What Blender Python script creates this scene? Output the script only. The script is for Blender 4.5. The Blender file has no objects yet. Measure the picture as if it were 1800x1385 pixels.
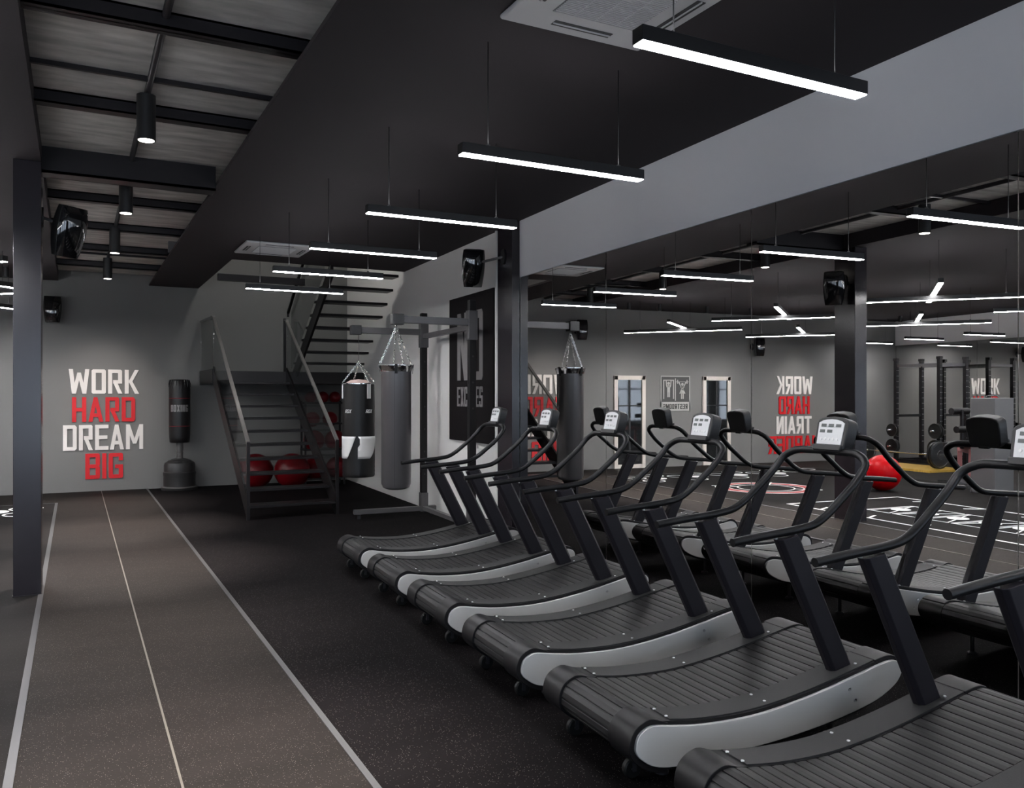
import bpy, math, random
from math import sin, cos, pi, radians, sqrt, atan2
from mathutils import Vector, Matrix
random.seed(4)
C = bpy.context.scene.collection
# ------------------------------------------------------------------ frame of the place
TH = math.atan(768/1463.)            # camera heading, from +Y towards +X
SK = radians(2.511)                  # the mirror wall runs slightly skew to the room
WN = Vector((cos(SK), -sin(SK), 0)); WD = Vector((sin(SK), cos(SK), 0))
WC = 3.895                           # distance of the mirror wall
def nw(n, w, z=0): return WN*n + WD*w + Vector((0, 0, z))
# ------------------------------------------------------------------ materials
M = {}
def mat(name, col, rough=.5, metal=0., emit=None, estr=0., noise=None, bump=None, spec=.5, coat=0.):
    m = bpy.data.materials.new(name); m.use_nodes = True
    nt = m.node_tree; b = nt.nodes['Principled BSDF']
    b.inputs['Base Color'].default_value = (*col, 1); b.inputs['Roughness'].default_value = rough
    b.inputs['Metallic'].default_value = metal; b.inputs['Specular IOR Level'].default_value = spec
    b.inputs['Coat Weight'].default_value = coat
    if emit: b.inputs['Emission Color'].default_value = (*emit, 1); b.inputs['Emission Strength'].default_value = estr
    if noise or bump:
        tc = nt.nodes.new('ShaderNodeTexCoord')
    if noise:
        sc, amt, stretch = noise
        mp = nt.nodes.new('ShaderNodeMapping'); mp.inputs['Scale'].default_value = stretch
        n = nt.nodes.new('ShaderNodeTexNoise'); n.inputs['Scale'].default_value = sc; n.inputs['Detail'].default_value = 6
        r = nt.nodes.new('ShaderNodeValToRGB')
        r.color_ramp.elements[0].position = .3; r.color_ramp.elements[1].position = .7
        r.color_ramp.elements[0].color = (*[c*(1-amt) for c in col], 1); r.color_ramp.elements[1].color = (*[min(1, c*(1+amt)) for c in col], 1)
        nt.links.new(tc.outputs['Object'], mp.inputs[0]); nt.links.new(mp.outputs[0], n.inputs[0])
        nt.links.new(n.outputs['Fac'], r.inputs[0]); nt.links.new(r.outputs[0], b.inputs['Base Color'])
    if bump:
        sc, st, dist = bump
        n2 = nt.nodes.new('ShaderNodeTexNoise'); n2.inputs['Scale'].default_value = sc; n2.inputs['Detail'].default_value = 4
        bp = nt.nodes.new('ShaderNodeBump'); bp.inputs['Strength'].default_value = st; bp.inputs['Distance'].default_value = dist
        nt.links.new(tc.outputs['Object'], n2.inputs[0]); nt.links.new(n2.outputs['Fac'], bp.inputs['Height']); nt.links.new(bp.outputs[0], b.inputs['Normal'])
    M[name] = m; return m
def rubber(name, col, speck, dens, rough=.55, spec=.5):
    m = mat(name, col, rough, spec=spec); nt = m.node_tree; b = nt.nodes['Principled BSDF']
    tc = nt.nodes.new('ShaderNodeTexCoord')
    v = nt.nodes.new('ShaderNodeTexVoronoi'); v.inputs['Scale'].default_value = 150
    g = nt.nodes.new('ShaderNodeMath'); g.operation = 'LESS_THAN'; g.inputs[1].default_value = .24
    sep = nt.nodes.new('ShaderNodeSeparateColor')
    g2 = nt.nodes.new('ShaderNodeMath'); g2.operation = 'GREATER_THAN'; g2.inputs[1].default_value = 1-dens
    mu = nt.nodes.new('ShaderNodeMath'); mu.operation = 'MULTIPLY'
    n = nt.nodes.new('ShaderNodeTexNoise'); n.inputs['Scale'].default_value = 1.3; n.inputs['Detail'].default_value = 5
    mp = nt.nodes.new('ShaderNodeMapping'); mp.inputs['Scale'].default_value = (.6, 2.6, 1)
    r = nt.nodes.new('ShaderNodeValToRGB'); r.color_ramp.elements[0].position = .35; r.color_ramp.elements[1].position = .7
    r.color_ramp.elements[0].color = (*[c*.86 for c in col], 1); r.color_ramp.elements[1].color = (*[c*1.16 for c in col], 1)
    mx = nt.nodes.new('ShaderNodeMix'); mx.data_type = 'RGBA'; mx.inputs[7].default_value = (*speck, 1)
    L = nt.links.new
    L(tc.outputs['Object'], v.inputs['Vector']); L(v.outputs['Distance'], g.inputs[0]); L(v.outputs['Color'], sep.inputs[0])
    L(sep.outputs[0], g2.inputs[0]); L(g.outputs[0], mu.inputs[0]); L(g2.outputs[0], mu.inputs[1])
    L(tc.outputs['Object'], mp.inputs[0]); L(mp.outputs[0], n.inputs[0]); L(n.outputs['Fac'], r.inputs[0])
    L(r.outputs[0], mx.inputs[6]); L(mu.outputs[0], mx.inputs[0]); L(mx.outputs[2], b.inputs['Base Color'])
    bp = nt.nodes.new('ShaderNodeBump'); bp.inputs['Strength'].default_value = .25; bp.inputs['Distance'].default_value = .002
    n3 = nt.nodes.new('ShaderNodeTexNoise'); n3.inputs['Scale'].default_value = 120
    L(tc.outputs['Object'], n3.inputs[0]); L(n3.outputs['Fac'], bp.inputs['Height']); L(bp.outputs[0], b.inputs['Normal'])
    return m
rubber('rubber', (.0062, .0053, .0058), (.15, .14, .13), .2, .75, .03)
rubber('matrubber', (.013, .012, .012), (.06, .06, .06), .12, .75, .04)
rubber('runway', (.0125, .0104, .0096), (.14, .125, .115), .24, .7, .08)
mat('wallgrey', (.175, .175, .17), .75, bump=(60, .08, .002))
mat('wallpale', (.84, .83, .81), .8, spec=.2, bump=(60, .06, .002))
mat('bulkhead', (.86, .86, .88), .8, spec=.2)
mat('ceildark', (.036, .031, .034), .8, spec=.2, bump=(90, .05, .002))
mat('ceiledge', (.12, .115, .12), .6)
mat('concrete', (.50, .482, .455), .85, noise=(5.5, .32, (.45, 1.7, 1)), bump=(18, .3, .01))
mat('upperpaint', (.5, .5, .49), .8)
mat('steel', (.013, .011, .013), .4, spec=.35, bump=(30, .03, .002))
mat('columnsteel', (.018, .015, .019), .24, spec=.55)
mat('blackpowder', (.02, .019, .022), .42)
mat('blackgloss', (.006, .006, .007), .08, spec=.6, coat=.5)
mat('blackplastic', (.018, .018, .019), .45)
mat('postblack', (.011, .0095, .013), .5, spec=.25)
mat('tubeblack', (.009, .009, .010), .36, spec=.25)
mat('coverblack', (.008, .0075, .0085), .45, spec=.25)
mat('railgrit', (.018, .018, .0185), .66, bump=(420, .5, .001))
mat('belt', (.017, .0165, .017), .48, spec=.3, bump=(60, .15, .001), noise=(3, .2, (1, 1, 1)))
mat('silver', (.62, .615, .60), .42, metal=.2)
mat('faceplate', (.62, .63, .64), .5)
mat('lcd', (.10, .11, .11), .3)
mat('buttonwhite', (.72, .72, .72), .4)
mat('chrome', (.75, .75, .75), .16, metal=1)
mat('chain', (.78, .77, .75), .25, metal=.9)
mat('screw', (.9, .9, .9), .5)  # white colour stands in for the glint on the screw heads
mat('wheelrubber', (.008, .008, .008), .5, spec=.25)
mat('hub', (.5, .5, .5), .3, metal=1)
mat('rackgrey', (.12, .115, .118), .4, metal=.3)
mat('rackdark', (.010, .009, .010), .4, spec=.3)
mat('leathersilver', (.115, .11, .115), .3, metal=.35, bump=(25, .06, .003))
mat('leatherblack', (.006, .0055, .006), .38, spec=.35, bump=(18, .15, .004))
mat('white', (.72, .72, .71), .45)
mat('bagtop', (.45, .33, .30), .7)
mat('letterwhite', (.80, .77, .74), .6)
mat('letterred', (.62, .008, .014), .5)
mat('lettergrey', (.24, .23, .23), .6)
mat('posterblack', (.008, .006, .007), .7, spec=.2)
mat('plateblack', (.010, .010, .010), .3)
mat('redthread', (.35, .01, .02), .5)
mat('dummygrey', (.022, .021, .021), .5)
mat('dummyband', (.10, .097, .094), .5)
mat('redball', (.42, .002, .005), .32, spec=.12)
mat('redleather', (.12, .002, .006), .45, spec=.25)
mat('redshaded', (.10, .0015, .004), .35, spec=.25)  # ball red with the shadow under the stairs put into the colour
mat('acwhite', (.46, .46, .47), .5)
mat('acdark', (.02, .019, .02), .6)
mat('acgrille', (.16, .16, .165), .6)
mat('lampbody', (.012, .012, .013), .4)
mat('upglow', (1, 1, 1), .5, emit=(.97, .97, 1.0), estr=11)  # glow for the strips added on the lamp tops
mat('lampglow', (1, 1, 1), .5, emit=(.97, .97, 1.0), estr=95)
mat('crossglow', (1, 1, 1), .5, emit=(.98, .98, 1.0), estr=100)
mat('spotglow', (1, 1, 1), .5, emit=(1, .93, .85), estr=14)
mat('upperglow', (1, 1, 1), .5, emit=(1, .98, .95), estr=70)
mat('stairsteel', (.012, .0105, .0115), .35, metal=.3, spec=.4)
mat('railsteel', (.30, .29, .28), .3, metal=.6)
mat('doorwhite', (.66, .61, .56), .5)
mat('doorglass', (.01, .011, .012), .03, spec=1.0, coat=1)
mat('floorwhite', (.95, .95, .94), .5)
mat('floorred', (.45, .02, .02), .5)
mat('trimgrey', (.05, .05, .053), .4, metal=.2)
mat('lineivory', (.09, .083, .072), .5)
mat('yellowwood', (.48, .30, .055), .5, noise=(6, .25, (1, 8, 1)))
mat('machinegrey', (.11, .11, .115), .4)
mat('machinered', (.30, .12, .12), .4)
mat('signgrey', (.06, .06, .06), .6)
mat('signlight', (.42, .42, .40), .6)
mat('mirror', (.80, .79, .78), .0, metal=1)
mat('winframe', (.02, .02, .022), .4)
def glassmat():
    m = bpy.data.materials.new('glass'); m.use_nodes = True; nt = m.node_tree; nt.nodes.clear()
    o = nt.nodes.new('ShaderNodeOutputMaterial'); t = nt.nodes.new('ShaderNodeBsdfTransparent'); g = nt.nodes.new('ShaderNodeBsdfGlossy')
    t.inputs[0].default_value = (.80, .81, .81, 1); g.inputs['Roughness'].default_value = .03
    f = nt.nodes.new('ShaderNodeLayerWeight'); f.inputs[0].default_value = .5
    p = nt.nodes.new('ShaderNodeMath'); p.operation = 'POWER'; p.inputs[1].default_value = 5
    q = nt.nodes.new('ShaderNodeMath'); q.operation = 'MULTIPLY_ADD'; q.inputs[1].default_value = .6; q.inputs[2].default_value = .035
    mx = nt.nodes.new('ShaderNodeMixShader'); L = nt.links.new
    L(f.outputs['Facing'], p.inputs[0]); L(p.outputs[0], q.inputs[0]); L(q.outputs[0], mx.inputs[0]); L(t.outputs[0], mx.inputs[1]); L(g.outputs[0], mx.inputs[2]); L(mx.outputs[0], o.inputs[0])
    M['glass'] = m
glassmat()
# ------------------------------------------------------------------ mesh builder
class MB:
    def __init__(s): s.v = []; s.f = []; s.sm = []
    def add(s, vs, fs, smooth=False):
        b = len(s.v); s.v += [tuple(v) for v in vs]
        for f in fs: s.f.append(tuple(b+i for i in f)); s.sm.append(smooth)
        return s
    def box(s, a, b):
        x0, y0, z0 = [min(a[i], b[i]) for i in range(3)]; x1, y1, z1 = [max(a[i], b[i]) for i in range(3)]
        return s.add([(x0,y0,z0),(x1,y0,z0),(x1,y1,z0),(x0,y1,z0),(x0,y0,z1),(x1,y0,z1),(x1,y1,z1),(x0,y1,z1)],
                     [(0,3,2,1),(4,5,6,7),(0,1,5,4),(1,2,6,5),(2,3,7,6),(3,0,4,7)])
    def cbox(s, c, d): return s.box([c[i]-d[i]/2 for i in range(3)], [c[i]+d[i]/2 for i in range(3)])
    def hexa(s, p):    # 8 points, bottom loop then top loop
        return s.add(p, [(0,3,2,1),(4,5,6,7),(0,1,5,4),(1,2,6,5),(2,3,7,6),(3,0,4,7)])
    def beam(s, p0, p1, wd, ht, up=(0,0,1)):
        p0 = Vector(p0); p1 = Vector(p1); d = (p1-p0).normalized(); up = Vector(up)
        sd = d.cross(up)
        if sd.length < 1e-4: sd = d.cross(Vector((1,0,0)))
        sd.normalize(); u = sd.cross(d).normalized()
        q = [p + sd*a*wd/2 + u*b*ht/2 for p in (p0, p1) for a, b in ((-1,-1),(1,-1),(1,1),(-1,1))]
        return s.hexa(q)
    def prism(s, prof, fn, d0, d1, smooth=False, caps=True):
        n = len(prof); vs = [fn(p, d0) for p in prof] + [fn(p, d1) for p in prof]
        s.add(vs, [(i, (i+1) % n, n+(i+1) % n, n+i) for i in range(n)], smooth)
        if caps:
            b = len(s.v)-2*n
            s.f.append(tuple(b+i for i in range(n))); s.sm.append(False)
            s.f.append(tuple(b+n+i for i in reversed(range(n)))); s.sm.append(False)
        return s
    def tube(s, pts, r, seg=10, caps=True, closed=False):
        pts = [Vector(p) for p in pts]; n = len(pts); rings = []
        prev = None
        for i, p in enumerate(pts):
            if closed: t = pts[(i+1) % n]-pts[i-1]
            else: t = pts[min(i+1, n-1)]-pts[max(i-1, 0)]
            t.normalize()
            if prev is None:
                a = t.cross(Vector((0,0,1)))
                if a.length < .05: a = t.cross(Vector((1,0,0)))
            else: a = prev - t*prev.dot(t)
            a.normalize(); prev = a; b = t.cross(a)
            rr = r[i] if isinstance(r, (list, tuple)) else r
            rings.append([p + (a*cos(2*pi*k/seg)+b*sin(2*pi*k/seg))*rr for k in range(seg)])
        vs = [v for ring in rings for v in ring]; fs = []
        m = n if closed else n-1
        for i in range(m):
            j = (i+1) % n
            for k in range(seg): fs.append((i*seg+k, i*seg+(k+1) % seg, j*seg+(k+1) % seg, j*seg+k))
        s.add(vs, fs, True)
        if caps and not closed:
            b = len(s.v)-n*seg
            s.f.append(tuple(b+k for k in reversed(range(seg)))); s.sm.append(False)
            s.f.append(tuple(b+(n-1)*seg+k for k in range(seg))); s.sm.append(False)
        return s
    def lathe(s, c, prof, seg=32, axis='z', a0=0, a1=2*pi):
        c = Vector(c); full = abs(a1-a0-2*pi) < 1e-6; ns = seg if full else seg+1; vs = []
        for (r, z) in prof:
            for k in range(ns):
                a = a0+(a1-a0)*k/seg
                q = (r*cos(a), r*sin(a), z)
                if axis == 'y': q = (r*cos(a), z, r*sin(a))
                if axis == 'x': q = (z, r*cos(a), r*sin(a))
                vs.append(c+Vector(q))
        fs = []
        for i in range(len(prof)-1):
            for k in range(seg):
                k2 = (k+1) % ns
                fs.append((i*ns+k, i*ns+k2, (i+1)*ns+k2, (i+1)*ns+k))
        s.add(vs, fs, True)
        b = len(s.v)-len(vs)
        if full:
            if prof[0][0] > 1e-5: s.f.append(tuple(b+k for k in reversed(range(ns)))); s.sm.append(False)
            if prof[-1][0] > 1e-5: s.f.append(tuple(b+(len(prof)-1)*ns+k for k in range(ns))); s.sm.append(False)
        return s
    def sphere(s, c, r, seg=32, rings=18):
        return s.lathe(c, [(max(1e-6, r*sin(pi*i/rings)), -r*cos(pi*i/rings)) for i in range(rings+1)], seg)
    def build(s, name, m, parent=None, bevel=0, seg=2, loc=None, sharp=35):
        me = bpy.data.meshes.new(name); me.from_pydata(s.v, [], s.f); me.update()
        for p, q in zip(me.polygons, s.sm): p.use_smooth = q
        import bmesh
        bm = bmesh.new(); bm.from_mesh(me); bmesh.ops.remove_doubles(bm, verts=bm.verts, dist=1e-6)
        bmesh.ops.recalc_face_normals(bm, faces=bm.faces)
        for e in bm.edges:
            if len(e.link_faces) == 2 and e.calc_face_angle(0) > radians(sharp): e.smooth = False
        bm.to_mesh(me); bm.free()
        me.materials.append(M[m]); o = bpy.data.objects.new(name, me); C.objects.link(o)
        if parent: o.parent = parent
        if loc: o.location = loc
        if bevel:
            b = o.modifiers.new('bevel', 'BEVEL'); b.width = bevel; b.segments = seg; b.limit_method = 'ANGLE'; b.angle_limit = radians(40)
            for p in me.polygons: p.use_smooth = True
            b.harden_normals = True
        return o
def tag(o, label, cat=None, group=None, kind=None):
    if label: o['label'] = label
    if cat: o['category'] = cat
    if group: o['group'] = group
    if kind: o['kind'] = kind
    return o
def root(name, loc, label, cat, group=None, rz=0):
    o = bpy.data.objects.new(name, None); C.objects.link(o); o.location = loc; o.rotation_euler = (0, 0, rz); o.empty_display_size = .1
    return tag(o, label, cat, group)
KIDS = {}
def tree(o, parent=None):
    c = o.copy(); C.objects.link(c); c.parent = parent
    for ch in [x for x in C.objects if x.parent == o and x is not c]: tree(ch, c)
    return c
def struct(mb, name, m, label=None, **k):
    o = mb.build(name, m, **k); o['kind'] = 'structure'
    if label: o['label'] = label
    return o
def catmull(P, n=6, closed=False):
    P = [Vector(p) for p in P]; out = []; N = len(P)
    rng = range(N if closed else N-1)
    for i in rng:
        p0 = P[i-1] if closed or i > 0 else P[0]*2-P[1]; p1 = P[i]; p2 = P[(i+1) % N]; p3 = P[(i+2) % N] if closed or i+2 < N else P[-1]*2-P[-2]
        for k in range(n):
            t = k/n
            out.append(.5*((2*p1)+(p2-p0)*t+(2*p0-5*p1+4*p2-p3)*t*t+(3*p1-p0-3*p2+p3)*t**3))
    if not closed: out.append(P[-1])
    return out
def roundpath(P, r, n=5):
    P = [Vector(p) for p in P]; out = [P[0]]
    for i in range(1, len(P)-1):
        a = P[i-1]-P[i]; b = P[i+1]-P[i]; ra = min(r, a.length*.48, b.length*.48)
        A = P[i]+a.normalized()*ra; B = P[i]+b.normalized()*ra
        for k in range(n+1):
            t = k/n; out.append(A*(1-t)**2+P[i]*2*t*(1-t)+B*t*t)
    out.append(P[-1]); return out
# ------------------------------------------------------------------ block lettering
def glyph(ch, w=.58, t=.17, h=.145):
    R = lambda x0, y0, x1, y1: [(x0,y0),(x1,y0),(x1,y1),(x0,y1)]
    S = lambda xb0, xb1, yb, xt0, xt1, yt: [(xb0,yb),(xb1,yb),(xt1,yt),(xt0,yt)]
    c = .05
    L = R(0,0,t,1); Rr = R(w-t,0,w,1); T = R(0,1-h,w,1); B = R(0,0,w,h)
    def O(): return [[(0,c),(t,c),(t,1-c),(0,1-c)], [(w-t,c),(w,c),(w,1-c),(w-t,1-c)], [(0,1-c),(c,1),(w-c,1),(w,1-c),(w,1-h),(0,1-h)], [(c,0),(w-c,0),(w,c),(w,h),(0,h),(0,c)]]
    if ch == 'O': return O(), w
    if ch == 'H': return [L, Rr, R(0,.5-h/2,w,.5+h/2)], w
    if ch == 'I': return [L], t
    if ch == 'E': return [L, T, B, R(0,.5-h/2,w*.92,.5+h/2)], w*.95
    if ch == 'T': return [T, R(w/2-t/2,0,w/2+t/2,1)], w
    if ch == 'C': return [[(0,c),(t,c),(t,1-c),(0,1-c)], O()[2], O()[3], R(w-t,.66,w,1-c), R(w-t,c,w,.34)], w
    if ch == 'G': return [[(0,c),(t,c),(t,1-c),(0,1-c)], O()[2], O()[3], R(w-t,.70,w,1-c), R(w-t,c,w,.54), R(w*.45,.54-h,w,.54)], w
    if ch == 'U': return [R(0,c,t,1), R(w-t,c,w,1), O()[3]], w
    if ch == 'S': return [O()[2], O()[3], R(0,.5,t,1-c), R(w-t,c,w,.5), R(0,.5-h/2,w,.5+h/2), R(w-t,.72,w,1-c), R(0,c,t,.28)], w
    if ch == 'D': return [L, [(0,1-h),(w,1-h),(w,1-c*1.6),(w-c*1.6,1),(0,1)], [(0,0),(w-c*1.6,0),(w,c*1.6),(w,h),(0,h)], R(w-t,h,w,1-h)], w
    if ch == 'B': return [L, [(0,1-h),(w,1-h),(w-.01,1-c),(w-c,1),(0,1)], [(0,0),(w-c,0),(w,c),(w,h),(0,h)], R(0,.5-h/2,w-.03,.5+h/2), R(w-t,h,w,.47), R(w-t,.53,w,1-h)], w
    if ch == 'R': return [L, [(0,1-h),(w,1-h),(w,1-c),(w-c,1),(0,1)], R(w-t,.48,w,1-h), R(w*.36,.42,w,.42+h), S(w-t*.95,w+t*.08,0, w*.36,w*.36+t,.47)], w+.02
    if ch == 'P': return [L, T, R(w-t,.48,w,1-h), R(0,.42,w,.42+h)], w
    if ch == 'K': return [L, S(t*.8,t*1.7,.46, w-t*.9,w+t*.1,1), S(w-t*.9,w+t*.15,0, t*.8,t*1.7,.56)], w
    if ch == 'A': return [S(0,t,0, w/2-t*.42,w/2+t*.5,1), S(w+.04-t,w+.04,0, w/2-t*.42,w/2+t*.5,1), R(w*.2,.2,w*.85,.2+h)], w+.04
    if ch == 'N': return [L, Rr, S(w-t*1.05,w,0, 0,t*1.05,1)], w
    if ch == 'X': return [S(0,t,0, w-t,w,1), S(w-t,w,0, 0,t,1)], w
    if ch == 'M': W = w*1.32; return [R(0,0,t,1), R(W-t,0,W,1), S(W/2-t*.45,W/2+t*.45,.22, 0,t,1), S(W/2-t*.45,W/2+t*.45,.22, W-t,W,1)], W
    if ch == 'W': W = w*1.42; a = W*.15; return [S(a,a+t*.95,0, 0,t,1), S(a,a+t*.95,0, W/2-t*.42,W/2+t*.42,.86), S(W-a-t*.95,W-a,0, W/2-t*.42,W/2+t*.42,.86), S(W-a-t*.95,W-a,0, W-t,W,1)], W
    return [], w*.5
def text_mb(txt, width, height, thick, place, gap=.09, t=.17, h=.145, gw=.58, shear=0, sub=1):
    """place(u, v, d) -> point ; text fills width x height from (0,0)"""
    mb = MB(); x = 0; gl = []
    for ch in txt:
        q, w = glyph(ch, gw, t, h); gl.append((q, x)); x += w+gap
    tot = x-gap; sx = width/tot
    for i, (q, x0) in enumerate(gl):
        for j, poly in enumerate(q):
            dd = thick+j*thick*.012
            pts = [((x0+a+shear*b)*sx, b*height) for a, b in poly]
            mb.prism(pts, lambda p, d: place(p[0], p[1], d), 0, dd)
    return mb
# ------------------------------------------------------------------ room shell
XL, YB, YF, ZC = -9.47, 15.52, -3.2, 3.48
def wallpt(n, w): v = nw(n, w); return (v.x, v.y)
def quadbox(c4, z0, z1):
    return MB().hexa([(x, y, z0) for x, y in c4]+[(x, y, z1) for x, y in c4])
struct(MB().box((XL-.3, YF-.3, -.2), (5.2, YB+.3, 0)), 'floor', 'rubber', 'black speckled rubber floor')
rw = MB(); rw.box((-.24, YF, 0), (1.085, YB, .004)); rw.box((XL, 14.04, 0), (-.24, YB, .004)); rw.box((XL, YF, 0), (-5.45, 14.04, .004))
struct(rw, 'floor_runway', 'runway', 'grey-brown speckled running lane floor')
struct(MB().box((-5.45, YF, 0), (-.24, 14.04, .004)), 'floor_mat', 'matrubber', 'charcoal rubber training mat floor')
struct(MB().box((-.262, YF, 0), (-.225, 14.04, .009)), 'trim_1', 'trimgrey', 'grey metal edge strip left of the lane')
struct(MB().box((1.072, YF, 0), (1.102, YB, .009)), 'trim_2', 'trimgrey', 'grey metal edge strip right of the lane')
struct(MB().box((-5.45, 14.03, 0), (-.225, 14.055, .009)), 'trim_3', 'trimgrey')
struct(MB().box((.383, YF, 0), (.393, YB, .0075)), 'trim_4', 'lineivory', 'thin ivory line down the middle of the lane')
ZT = 6.3
struct(MB().box((XL-.25, YB, 0), (5.3, YB+.25, ZT)), 'wall_back', 'wallgrey')
struct(MB().box((XL-.25, YF-.25, 0), (XL-.02, YB, ZC+.3)), 'wall_left', 'wallgrey')
w0, w1 = wallpt(WC+.015, -3.5), wallpt(WC+.015, 15.9); w2, w3 = wallpt(WC+.3, 15.9), wallpt(WC+.3, -3.5)
struct(quadbox([w0, w3, w2, w1], 0, ZT), 'wall_right', 'wallpale')
b0, b1, b2, b3 = wallpt(WC-.004, -3.45), wallpt(WC-.004, 8.08), wallpt(WC+.014, 8.08), wallpt(WC+.014, -3.45)
struct(quadbox([b0, b3, b2, b1], 2.872, ZC), 'trim_5', 'bulkhead', 'pale grey band of wall above the mirrors')
struct(MB().box((XL-.019, YF, 2.872), (XL+.004, YB, ZC)), 'trim_6', 'bulkhead', 'pale grey band above the far mirrors')
# front wall with window openings (behind the camera)
fw = MB()
fw.box((XL-.25, YF-.25, 0), (4.6, YF, .35)); fw.box((XL-.25, YF-.25, 2.75), (4.6, YF, ZC+.3))
xs = [(-9.72, -8.2), (-5.2, -4.6), (-1.6, -1.0), (2.0, 4.6)]
for a, b in xs: fw.box((a, YF-.25, .35), (b, YF, 2.75))
struct(fw, 'wall_front', 'wallgrey')
for k, (a, b) in enumerate([(-8.2, -5.2), (-4.6, -1.6), (-1.0, 2.0)]):
    r = bpy.data.objects.new('window_%d' % (k+1), None); C.objects.link(r); r.location = ((a+b)/2, YF-.1, .35); r['kind'] = 'structure'
    m = MB(); L = (b-a)/2
    for x in (-L+.03, -L/3, L/3, L-.03): m.box((x-.03, -.03, 0), (x+.03, .03, 2.4))
    for z in (.03, 1.55, 2.37): m.box((-L, -.03, z-.03), (L, .03, z+.03))
    m.build('window_frame', 'winframe', r)
    MB().box((-L, -.004, 0), (L, .004, 2.4)).build('pane', 'glass', r)
    pl = bpy.data.lights.new('portal', 'AREA'); pl.shape = 'RECTANGLE'; pl.size = b-a; pl.size_y = 2.4; pl.cycles.is_portal = True
    po = bpy.data.objects.new('window_daylight', pl); C.objects.link(po); po.location = ((a+b)/2, YF-.3, 1.55); po.rotation_euler = (radians(90), 0, 0); po.parent = None
# ceilings
def ceil_right():
    m = MB(); t = .03
    for a, b in (((1.12, YF), (4.2, 2)), ((1.12, 2), (4.45, 8)), ((1.12, 8), (4.62, 11.98))): m.box((a[0], a[1], ZC), (b[0], b[1], ZC+t))
    m.box((1.12, 11.98, ZC), (1.92, YB, ZC+t)); return m
struct(ceil_right(), 'ceiling', 'ceildark', 'smooth dark dropped ceiling over the treadmills')
struct(MB().box((XL, YF, ZC), (-.243, YB, ZC+.3)), 'ceiling_left', 'ceildark', 'smooth dark ceiling over the mat area')
struct(MB().box((-.35, YF, 3.655), (4.3, 11.9, 3.9)).box((-.35, 11.9, 3.655), (1.9, YB, 3.9)), 'ceiling_concrete', 'concrete', 'bare mottled concrete ceiling slab')
struct(MB().box((1.1, 11.93, ZC+.031), (4.7, 12.02, 3.95)).box((1.84, 12.02, ZC+.031), (1.92, YB, 3.95)), 'trim_7', 'ceiledge', 'edge of the ceiling opening over the stairs')
struct(MB().box((1.0, 10.2, ZT), (5.2, YB, ZT+.2)), 'ceiling_upper', 'upperpaint')
struct(MB().box((1.8, 10.2, 3.95), (4.9, 10.35, ZT)), 'wall_upper_front', 'upperpaint')
struct(MB().box((1.72, 10.2, 3.95), (1.84, YB, ZT)), 'wall_upper_left', 'upperpaint')
# ------------------------------------------------------------------ beams, rod and conduits under the slab
def ibeam(y, z0, dp, name='steel_beam', label='', x0=-.243, x1=1.45):
    m = MB(); m.box((x0, y, z0), (x1, y+dp, z0+.012)); m.box((x0, y+dp/2-.006, z0), (x1, y+dp/2+.006, 3.655)); m.box((x0, y, 3.643), (x1, y+dp, 3.655)); m.box((x0, y, z0), (x1, y+.012, 3.655))
    return tag(m.build(name, 'steel'), label, 'beam', 'steel beams under the concrete slab')
for y, lab in ((3.2, 'dark steel beam under the concrete, nearest the camera'), (4.8, 'dark steel beam crossing the concrete before the first hanging spotlight'), (6.38, 'dark steel beam just before the nearest visible cylinder spotlight'), (9.45, 'dark steel beam just behind the second cylinder spotlight'), (11.0, 'dark steel beam between second and third cylinder spotlights'), (12.6, 'dark steel beam just past the third cylinder spotlight'), (14.2, 'dark steel beam nearest the back wall under the concrete')):
    ibeam(y, 3.565, .1, label=lab)
m = MB(); m.box((-.243, 7.86, 3.44), (2.0, 8.06, 3.46)); m.box((-.243, 7.86, 3.44), (2.0, 7.88, 3.655)); m.box((-.243, 8.04, 3.44), (2.0, 8.06, 3.48))
m.box((1.0, 7.86, 3.44), (1.119, 8.06, 3.478))
m = MB(); m.box((-.243, 7.86, 3.44), (1.119, 8.06, 3.46)); m.box((-.243, 7.86, 3.44), (1.119, 7.88, 3.655)); m.box((-.243, 8.04, 3.44), (1.119, 8.06, 3.56))
tag(m.build('steel_beam', 'steel'), 'deep dark steel beam landing on the column beside the lane', 'beam')
for y, l in ((5.80, 'thin dark rod across the concrete near the camera'), (13.3, 'thin dark rod across the concrete near the back wall')):
    tag(MB().box((-.243, y, 3.615), (1.5, y+.028, 3.645)).build('conduit', 'steel'), l, 'conduit')
tag(MB().tube([(.43, YF+.1, 3.63), (.43, YB-.05, 3.63)], .022, 8).build('conduit', 'steel'), 'long dark pipe running down the middle of the concrete ceiling', 'conduit')
# ------------------------------------------------------------------ spotlights
SPX = .42
def spot_light(name, loc, E, ang, blend, rot=(0,0,0), col=(1,.90,.82), size=.03):
    l = bpy.data.lights.new(name, 'SPOT'); l.energy = E; l.spot_size = radians(ang); l.spot_blend = blend; l.color = col; l.shadow_soft_size = size
    o = bpy.data.objects.new(name, l); C.objects.link(o); o.location = loc; o.rotation_euler = rot; return o
def make_spot():
    r = root('ceiling_spotlight', (SPX, 6.05, 3.3), 'x', 'spotlight', 'cylinder spotlights on the concrete ceiling')
    MB().lathe((0,0,0), [(.050, .002), (.052, 0), (.06, .0), (.06, .30), (.0001, .302)], 28).build('housing', 'lampbody', r)
    MB().lathe((0,0,0), [(.0001, -.001), (.050, -.001), (.050, .004)], 28).build('lens', 'spotglow', r)
    MB().lathe((0,0,0), [(.012, .30), (.012, .33)], 10).build('stem', 'lampbody', r)
    return r
sp0 = make_spot()
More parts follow.
